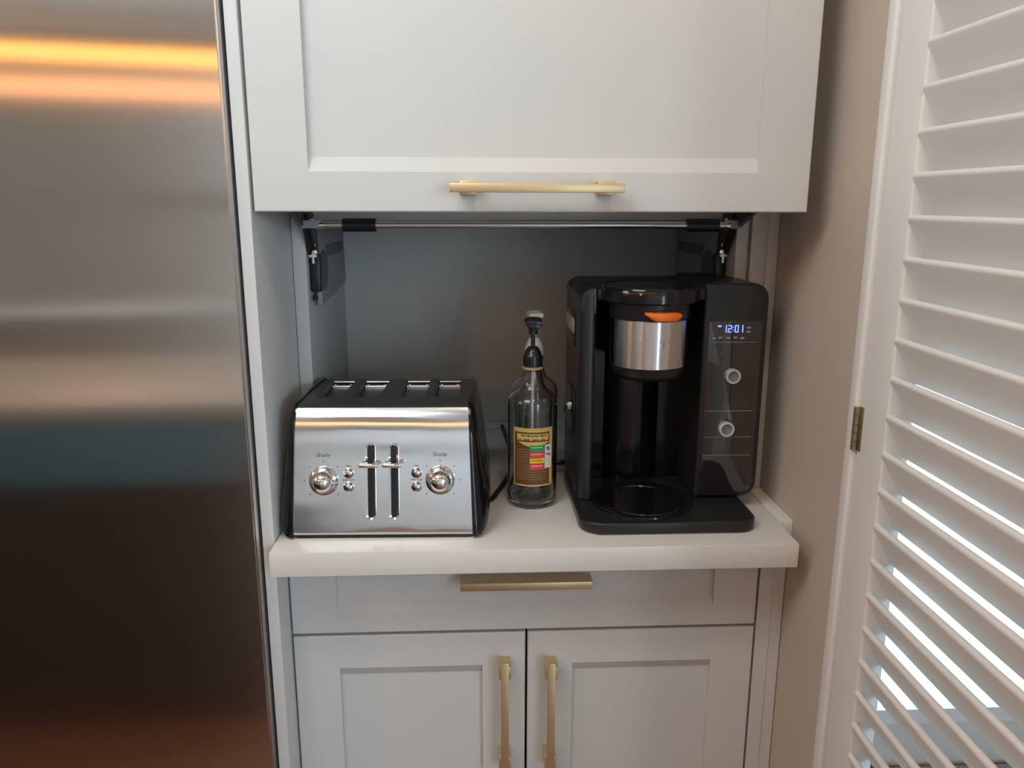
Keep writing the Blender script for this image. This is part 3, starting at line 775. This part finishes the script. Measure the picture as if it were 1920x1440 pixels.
# brew basket
BK = MB()
prof = [(0, 1.1590), (0.040, 1.1590), (0.048, 1.1625), (0.0535, 1.170), (0.0565, 1.1800)]
BK.lathe([(r, z) for r, z in prof] + [(0.0568, 1.1810), (0.0568, 1.1820)], (cx, cy, 0), 'black', 64)
BR = MB()
BR.lathe([(0.0572, 1.2500), (0.0575, 1.2520), (0.0590, 1.2560), (0.0600, 1.2700), (0.0600, 1.2780)], (cx, cy, 0), 'softblack', 64)
bk = cp(BK, 'brew_basket'); cp(BR, 'basket_rim', bk)
RB = MB()
RB.lathe([(0.0562, 1.1805), (0.0572, 1.1812), (0.0582, 1.2510), (0.0572, 1.2520)], (cx, cy, 0), 'ringsteel', 96)
rb = cp(RB, 'steel_band', bk)
LD = MB()
LD.lathe([(0.0600, 1.2765), (0.0715, 1.2770), (0.0735, 1.2790), (0.0740, 1.2960), (0.0725, 1.2990), (0.0690, 1.3000), (0.0680, 1.2992), (0, 1.2992)], (cx, cy, 0), 'blackgloss', 80)
LD.box(0.1835, 0.3470, cy, 1.20, 1.2765, 1.2930, 'softblack', bevel=0.003)
cp(LD, 'lid')
# orange latch wrapped around the basket rim
OL = MB(); V = []; F = []; n = 14
for i in range(n + 1):
    t = i / n; a = math.radians(-18 + 50 * t)
    z1 = 1.2662; z0 = 1.2525
    if t < 0.28: z0 = 1.2525 + (0.28 - t) / 0.28 * 0.0095
    if t > 0.90: z0 += (t - 0.90) / 0.10 * 0.004; z1 -= (t - 0.90) / 0.10 * 0.002
    for (R_, z) in ((0.0595, z0), (0.0655, z0 + 0.001), (0.0675, (z0 + z1) / 2), (0.0660, z1 - 0.001), (0.0595, z1)):
        V.append((cx + R_ * math.sin(a), cy - R_ * math.cos(a), z))
for i in range(n):
    for j in range(4): F.append((5 * i + j, 5 * i + 5 + j, 5 * i + 6 + j, 5 * i + 1 + j))
F.append((0, 1, 2, 3, 4)); F.append(tuple(5 * n + j for j in (4, 3, 2, 1, 0)))
OL.faces(V, F, 'orange', recalc=True)
cp(OL, 'release_latch', bk, 60)
# embossed lettering wrapped on the steel band
t = text_mesh('NINJA', 0.0150, extrude=0.0004)
R_ = 0.0584
for v in t.verts:
    a = v.co.x * 1.25 / R_ + math.radians(1)
    rr = R_ + v.co.z
    v.co = Vector((cx + rr * math.sin(a), cy - rr * math.cos(a), 1.2190 + v.co.y))
E_ = MB(); E_.absorb(t, 'ringsteel'); cp(E_, 'embossed_lettering', bk)
# left side details
SD = MB()
SD.prism([(1.228, 1.196), (1.345, 1.190), (1.345, 1.252), (1.228, 1.246)], 0.1570, 0.1588, 'YZ', 'blackgloss', bevel=0.0005)
sdp = cp(SD, 'side_recess')
ST = MB().box(0.1562, 0.1572, 1.236, 1.338, 1.2165, 1.2390, 'sticker')
st = cp(ST, 'rating_label', sdp)
FH = MB()
FH.box(0.1555, 0.1588, 1.215, 1.31, 1.055, 1.125, 'blackgloss', bevel=0.001)
FH.lathe([(0, 0), (0.010, 0), (0.010, 0.006), (0.006, 0.010), (0, 0.011)], (0.1565, 1.262, 1.092), 'chrome', 20, mtx=Matrix.Translation((0.1565, 0, 0)) @ Matrix.Scale(-1, 4, (1, 0, 0)) @ Matrix.Translation((-0.1565, 0, 0)), axis='X')
FH.tube([(0.157, 1.268, 1.083), (0.146, 1.268, 1.083)], 0.0032, 'black')
cp(FH, 'side_lever')
s = MB(); s.tube(smooth([(0.175, 1.372, ZC + 0.03), (0.172, 1.40, ZC + 0.012), (0.166, 1.409, ZC + 0.0045), (0.140, 1.409, ZC + 0.0045), (0.110, 1.410, ZC + 0.0045), (0.084, 1.412, ZC + 0.0045), (0.084, 1.50, ZC + 0.006), (0.090, 1.60, ZC + 0.006), (0.092, 1.655, ZC + 0.006)]), 0.0042, 'black', 10)
cp(s, 'power_cord')

# ---------------------------------------------------------------- kitchen behind the camera (seen in the steel)
isl = thing('kitchen_island', 'dark blue island with pale worktop, reflected in the refrigerator door', 'island', (-1.8, -0.15, 0))
s = MB(); s.box(-1.30, 1.22, -0.32, 0.30, 0.0, 0.885, 'darkwood'); o = s.build('island_base'); o.parent = isl
for kx in range(4):
    s = MB(); s.box(-1.295 + kx * 0.63, -0.67 + kx * 0.63, 0.30, 0.32, 0.70, 0.880, 'teal', bevel=0.002); o = s.build('drawer'); o.parent = isl
s = MB(); s.box(-1.35, 1.27, -0.36, 0.35, 0.885, 0.925, 'islandtop', bevel=0.002); o = s.build('island_worktop'); o.parent = isl
wc = MB()
wc.box(-1.7, 1.7, -4.115, -3.55, 0.0, 0.90, 'white'); wc.box(-1.7, 1.7, -4.115, -3.75, 1.45, 2.3, 'white')
wc.box(-1.7, 1.7, -4.118, -4.105, 0.9, 1.45, 'white')
tag(wc.build('kitchen_cabinets', origin=(0, -3.8, 0)), 'white kitchen cabinets across the room, reflected in the toaster', 'cabinet')
sb = thing('added_sideboard', 'low grey cupboard with thin white top, added to put pale streaks in the refrigerator door', 'added_sideboard', (-2.15, -1.62, 0), math.radians(-12))  # unseen furniture added so the refrigerator steel mirrors pale streaks
s = MB(); s.box(-0.80, 0.80, -0.16, 0.13, 0.0, 0.905, 'greycase', bevel=0.002); o = s.build('case'); o.parent = sb
s = MB(); s.box(-0.82, 0.82, -0.18, 0.15, 0.905, 0.925, 'white', bevel=0.002); o = s.build('top'); o.parent = sb
pen = thing('linear_pendant_lamp', 'warm double tube pendant lamp, reflected in the refrigerator door', 'lamp', (-1.65, -0.14, -0.012), math.radians(-14))
s = MB(); s.box(-1.25, 2.00, -0.028, 0.028, 1.855, 1.868, 'blackpump'); s.box(-0.004, 0.004, -0.004, 0.004, 1.868, CEIL - 0.001, 'blackpump'); o = s.build('lamp_frame'); o.parent = pen
s = MB(); s.box(-1.25, 2.00, -0.022, 0.022, 1.812, 1.855, 'bulb', bevel=0.008); o = s.build('light_tube'); o.parent = pen
s = MB(); s.box(-1.25, 2.00, -0.022, 0.022, 1.724, 1.762, 'bulb2', bevel=0.008)
for x in (-1.1, 0.4, 1.9): s.box(x - 0.004, x + 0.004, -0.004, 0.004, 1.755, 1.815, 'blackpump')
o = s.build('light_tube'); o.parent = pen

# ---------------------------------------------------------------- lights
def area(name, loc, target, sx, sy, power, col):
    l = bpy.data.lights.new(name, 'AREA'); l.shape = 'RECTANGLE'; l.size = sx; l.size_y = sy; l.energy = power; l.color = col
    o = bpy.data.objects.new(name, l); COL.objects.link(o); o.location = loc
    o.rotation_euler = (Vector(target) - Vector(loc)).to_track_quat('-Z', 'Y').to_euler(); return o
area('daylight_far_window', (WX + 0.12, -2.65, 1.95), (0, -2.65, 1.95), 2.3, 0.7, 62, (0.60, 0.82, 1.0))
area('ceiling_lamp', (-0.60, 0.22, 2.26), (-0.05, 1.1, 1.6), 0.7, 0.5, 9.9, (0.76, 0.90, 1.0))
area('worktop_fill_light', (0.15, 0.25, 2.43), (0.15, 0.45, 0), 0.14, 0.14, 3.8, (1.0, 0.78, 0.56))  # added warm fill that brightens the shelf top; no known lamp there
area('warm_kitchen_lamp', (-2.5, 0.15, 2.10), (0.3, 1.2, 1.7), 0.7, 0.4, 10.5, (1.0, 0.70, 0.46))
area('warm_pendant_lamp', (-1.70, -1.85, 2.09), (0.15, 1.5, 1.2), 0.08, 0.08, 4.5, (1.0, 0.50, 0.20))
area('far_wall_fill_light', (-0.6, -1.7, 2.42), (-0.6, -3.9, 0.9), 4.0, 0.7, 74, (0.82, 0.92, 1.0))  # added wide fill, brightens the far wall and cabinets mirrored in the steel

# sky outside
wd = bpy.data.worlds.new('world'); SC.world = wd; wd.use_nodes = True
nt = wd.node_tree; bg = nt.nodes['Background']
sky = nt.nodes.new('ShaderNodeTexSky'); sky.sky_type = 'NISHITA'; sky.sun_disc = False; sky.sun_elevation = math.radians(35)
nt.links.new(sky.outputs['Color'], bg.inputs['Color']); bg.inputs['Strength'].default_value = 0.3

SC.view_settings.view_transform = 'Standard'; SC.view_settings.look = 'None'
SC.view_settings.exposure = -0.03; SC.view_settings.gamma = 1.0; SC.view_settings.use_curve_mapping = False
SC.cycles.max_bounces = 10; SC.cycles.transmission_bounces = 10; SC.cycles.transparent_max_bounces = 10
SC.cycles.sample_clamp_indirect = 4.0
SC.cycles.use_denoising = True
